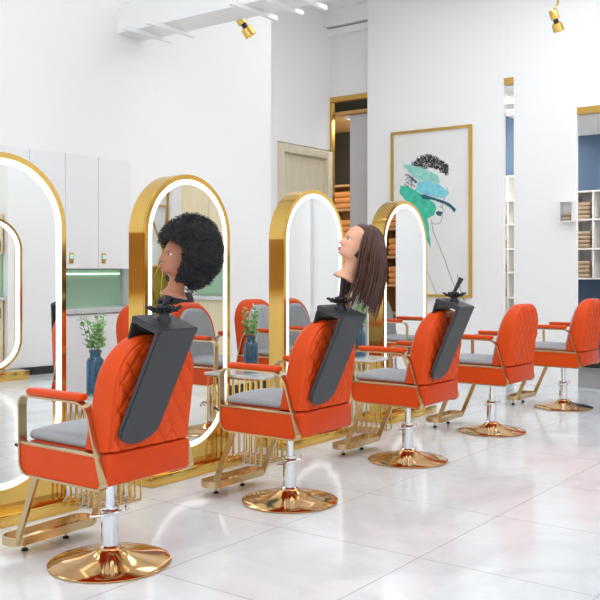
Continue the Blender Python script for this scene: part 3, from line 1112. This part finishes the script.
# long hair: cap plus falling strands (strand bends follow the vertical, not the tilted head)
Rm = Matrix.Rotation(math.radians(46), 3, 'Z') @ Matrix.Rotation(math.radians(24), 3, 'X')
Ri = Rm.inverted()
down = Ri @ Vector((0, 0, -1))
bm = bmesh.new()
bmesh.ops.create_icosphere(bm, subdivisions=4, radius=1)
HC = Vector((0, -.016, .185))
for v in bm.verts:
    d = v.co.normalized()
    p = HC + Vector((d.x * .078, d.y * .100, d.z * .098))
    hl = .258 - 2.2 * p.x * p.x
    if p.y > .012 and p.z < hl:
        f_ = min(1, (hl - p.z) / .03)
        p.y = p.y * (1 - f_) + .0 * f_
    if p.z < .10:
        p.z = .10
        p.y = min(p.y, -.02)
    v.co = p
def strand(bm, pts, w_):
    n = len(pts)
    tube(bm, pts, [w_ * (1 if i < n * .6 else max(.12, 1 - (i / n - .6) / .45)) for i in range(n)], 5)
random.seed(5)
for i in range(620):
    a = random.uniform(-.3, PI + .3)               # around the head: sides and back
    ang = PI + a                                      # 0 = +x ... through back
    tilt = random.uniform(.15, 1.25)
    d = Vector((math.cos(ang) * math.sin(tilt), math.sin(ang) * math.sin(tilt), math.cos(tilt)))
    p = HC + Vector((d.x * .082, d.y * .106, d.z * .101))
    pts = [p.copy()]
    out = Vector((d.x, d.y, 0)).normalized()
    L = random.uniform(.26, .37)
    nseg = 12
    swing = random.uniform(-.12, .12)
    for k in range(nseg):
        g = min(1, k / 4)
        step = (out * (1 - g) * .5 + Vector((0, 0, -1)) * (1 - g) * .75 + down * g * 1.05 + Vector((0, .42 * g * (k / nseg), 0)) + Vector((swing, swing * .5, 0)) * .12)
        p = p + step.normalized() * (L / nseg)
        # stay outside the skull
        q = Vector(((p.x - HC.x) / .084, (p.y - HC.y) / .098, (p.z - HC.z) / .103))
        if q.length < 1 and p.z > .09:
            q.normalize()
            p = HC + Vector((q.x * .084, q.y * .106, q.z * .103))
        if p.y > .018 and p.z < .25:
            p.y = .018
        if p.z < .10 and p.y > -.02 + .06 * (k / nseg):
            p.y = -.02 + .06 * (k / nseg)
        pts.append(p.copy())
    strand(bm, pts, random.uniform(.0022, .0042))
link('long_hair', bm, 'brown', h2)

# ------------------------------------------------------------------ behind the camera, seen in the mirrors
# open arched ring in front of the kitchen run
t = thing('arched_frame', 'open gold arch with glowing rim, seen in the nearest mirror', 'frame', (5.10, -1.40, 0))
o1, o2, o3 = stadium(HW, .10, ZT), stadium(HW - .028, .128, ZT - .028), stadium(HW - .062, .162, ZT - .062)
link('rim', ring_prism(bmesh.new(), o1, o2, XZ, -.06, .06), 'gold', t)
link('light_ring', ring_prism(bmesh.new(), o2, o3, XZ, .02, .058), 'led', t)
link('plinth', B(-HW - .05, HW + .05, -.12, .12, 0, .1, bev=.004), 'gold', t)
def run(x0, n, wd, y0, y1, z0, z1, name, lab, hz, m='beige'):
    for i in range(n):
        c_ = thing(name, lab.format(['first', 'second', 'third', 'fourth', 'fifth', 'sixth'][i]), 'cabinet', (x0 + i * wd, y1, z0), 0, name + ' row')
        link('body', B(.001, wd - .001, y0 - y1, -.021, 0, z1 - z0), m, c_, smooth=False)
        d_ = link('door', B(.003, wd - .003, -.02, 0, .004, z1 - z0 - .004, bev=.002), m, c_, smooth=False)
        link('handle', B(wd - .06, wd - .045, .001, .02, hz, hz + .12), 'black', d_)
run(3.10, 6, .39, -2.249, -1.72, 0, .86, 'beige_cabinet', 'beige base cabinet with black handle in nearest mirror, {} from its open end', .66)
tag(link('counter', B(3.09, 5.445, -2.249, -1.68, .861, .90), 'marble', smooth=False), 'marble counter over the beige cabinets seen in the nearest mirror', 'counter')
tag(link('splashback', B(3.10, 5.445, -1.80, -1.77, .901, 1.38), 'green', smooth=False), 'green glass splashback over the beige cabinets, nearest mirror', 'splashback')
run(3.10, 6, .39, -2.249, -1.72, 1.385, 1.84, 'beige_wall_cabinet', 'beige wall cabinet in the nearest mirror, {} from its open end', .03)
# end wall kitchenette seen in the second mirror
for i in range(3):
    c_ = thing('wall_cabinet', 'beige wall cabinet over green glass, second mirror, ' + ['far', 'middle', 'near'][i] + ' unit', 'cabinet', (8.7, -1.08 + i * .5, 1.42), 0, 'beige wall cabinets on the end wall')
    link('body', B(.02, .299, .001, .499, 0, 1.3), 'beige', c_, smooth=False)
    link('door', B(0, .019, .003, .497, .003, 1.297, bev=.002), 'beige', c_, smooth=False)
tag(link('splashback', B(8.97, 8.999, -1.08, .42, .87, 1.415), 'green', smooth=False), 'green glass splashback seen in the second mirror', 'splashback')
tag(link('washing_counter', B(8.45, 8.999, -1.08, .42, .82, .865), 'marble', smooth=False), 'marble counter under green glass seen in the second mirror', 'counter')
for i in range(3):
    c_ = thing('base_cabinet', 'beige base cabinet under the marble counter, second mirror, ' + ['far', 'middle', 'near'][i] + ' unit', 'cabinet', (8.5, -1.08 + i * .5, 0), 0, 'beige base cabinets on the end wall')
    link('body', B(.02, .499, .001, .499, 0, .819), 'beige', c_, smooth=False)
    link('door', B(0, .019, .003, .497, .02, .815, bev=.002), 'beige', c_, smooth=False)
bm = tube(bmesh.new(), [(8.8, -.42, .865), (8.8, -.42, 1.15), (8.77, -.42, 1.2), (8.70, -.42, 1.21), (8.66, -.42, 1.18), (8.66, -.42, 1.12)], .012, 10)
tag(link('tap', bm, 'chrome'), 'curved chrome tap on the marble counter, second mirror', 'tap')
# gold lattice screen
t = thing('lattice_screen', 'gold lattice screen with olive lower panel, seen in the second mirror', 'screen', (8.28, -1.60, 0))
bm = bmesh.new()
L, H = .68, 2.5
for a in ((0, 0, 0, H), (L, 0, L, H), (0, 0.02, L, 0.02), (0, H, L, H), (0, 1.25, L, 1.25), (0, 2.1, L, 2.1),
          (0, .3, L, 1.6), (L, .2, 0, 1.9), (0, 1.3, L, 2.5), (L, 1.3, .1, 2.5), (.3, 0, .05, 2.5), (.45, 0, .7, 2.3), (0, .8, L, .1)):
    tube(bm, [(a[0], 0, a[1]), (a[2], 0, a[3])], .014, 6)
link('lattice', bm, 'gold', t)
link('lower_panel', B(0, L, -.04, -.015, 0, 1.25), 'olivepanel', t, smooth=False)
link('upper_panel', B(0, L, -.04, -.015, 1.25, 2.1), 'cab', t, smooth=False)
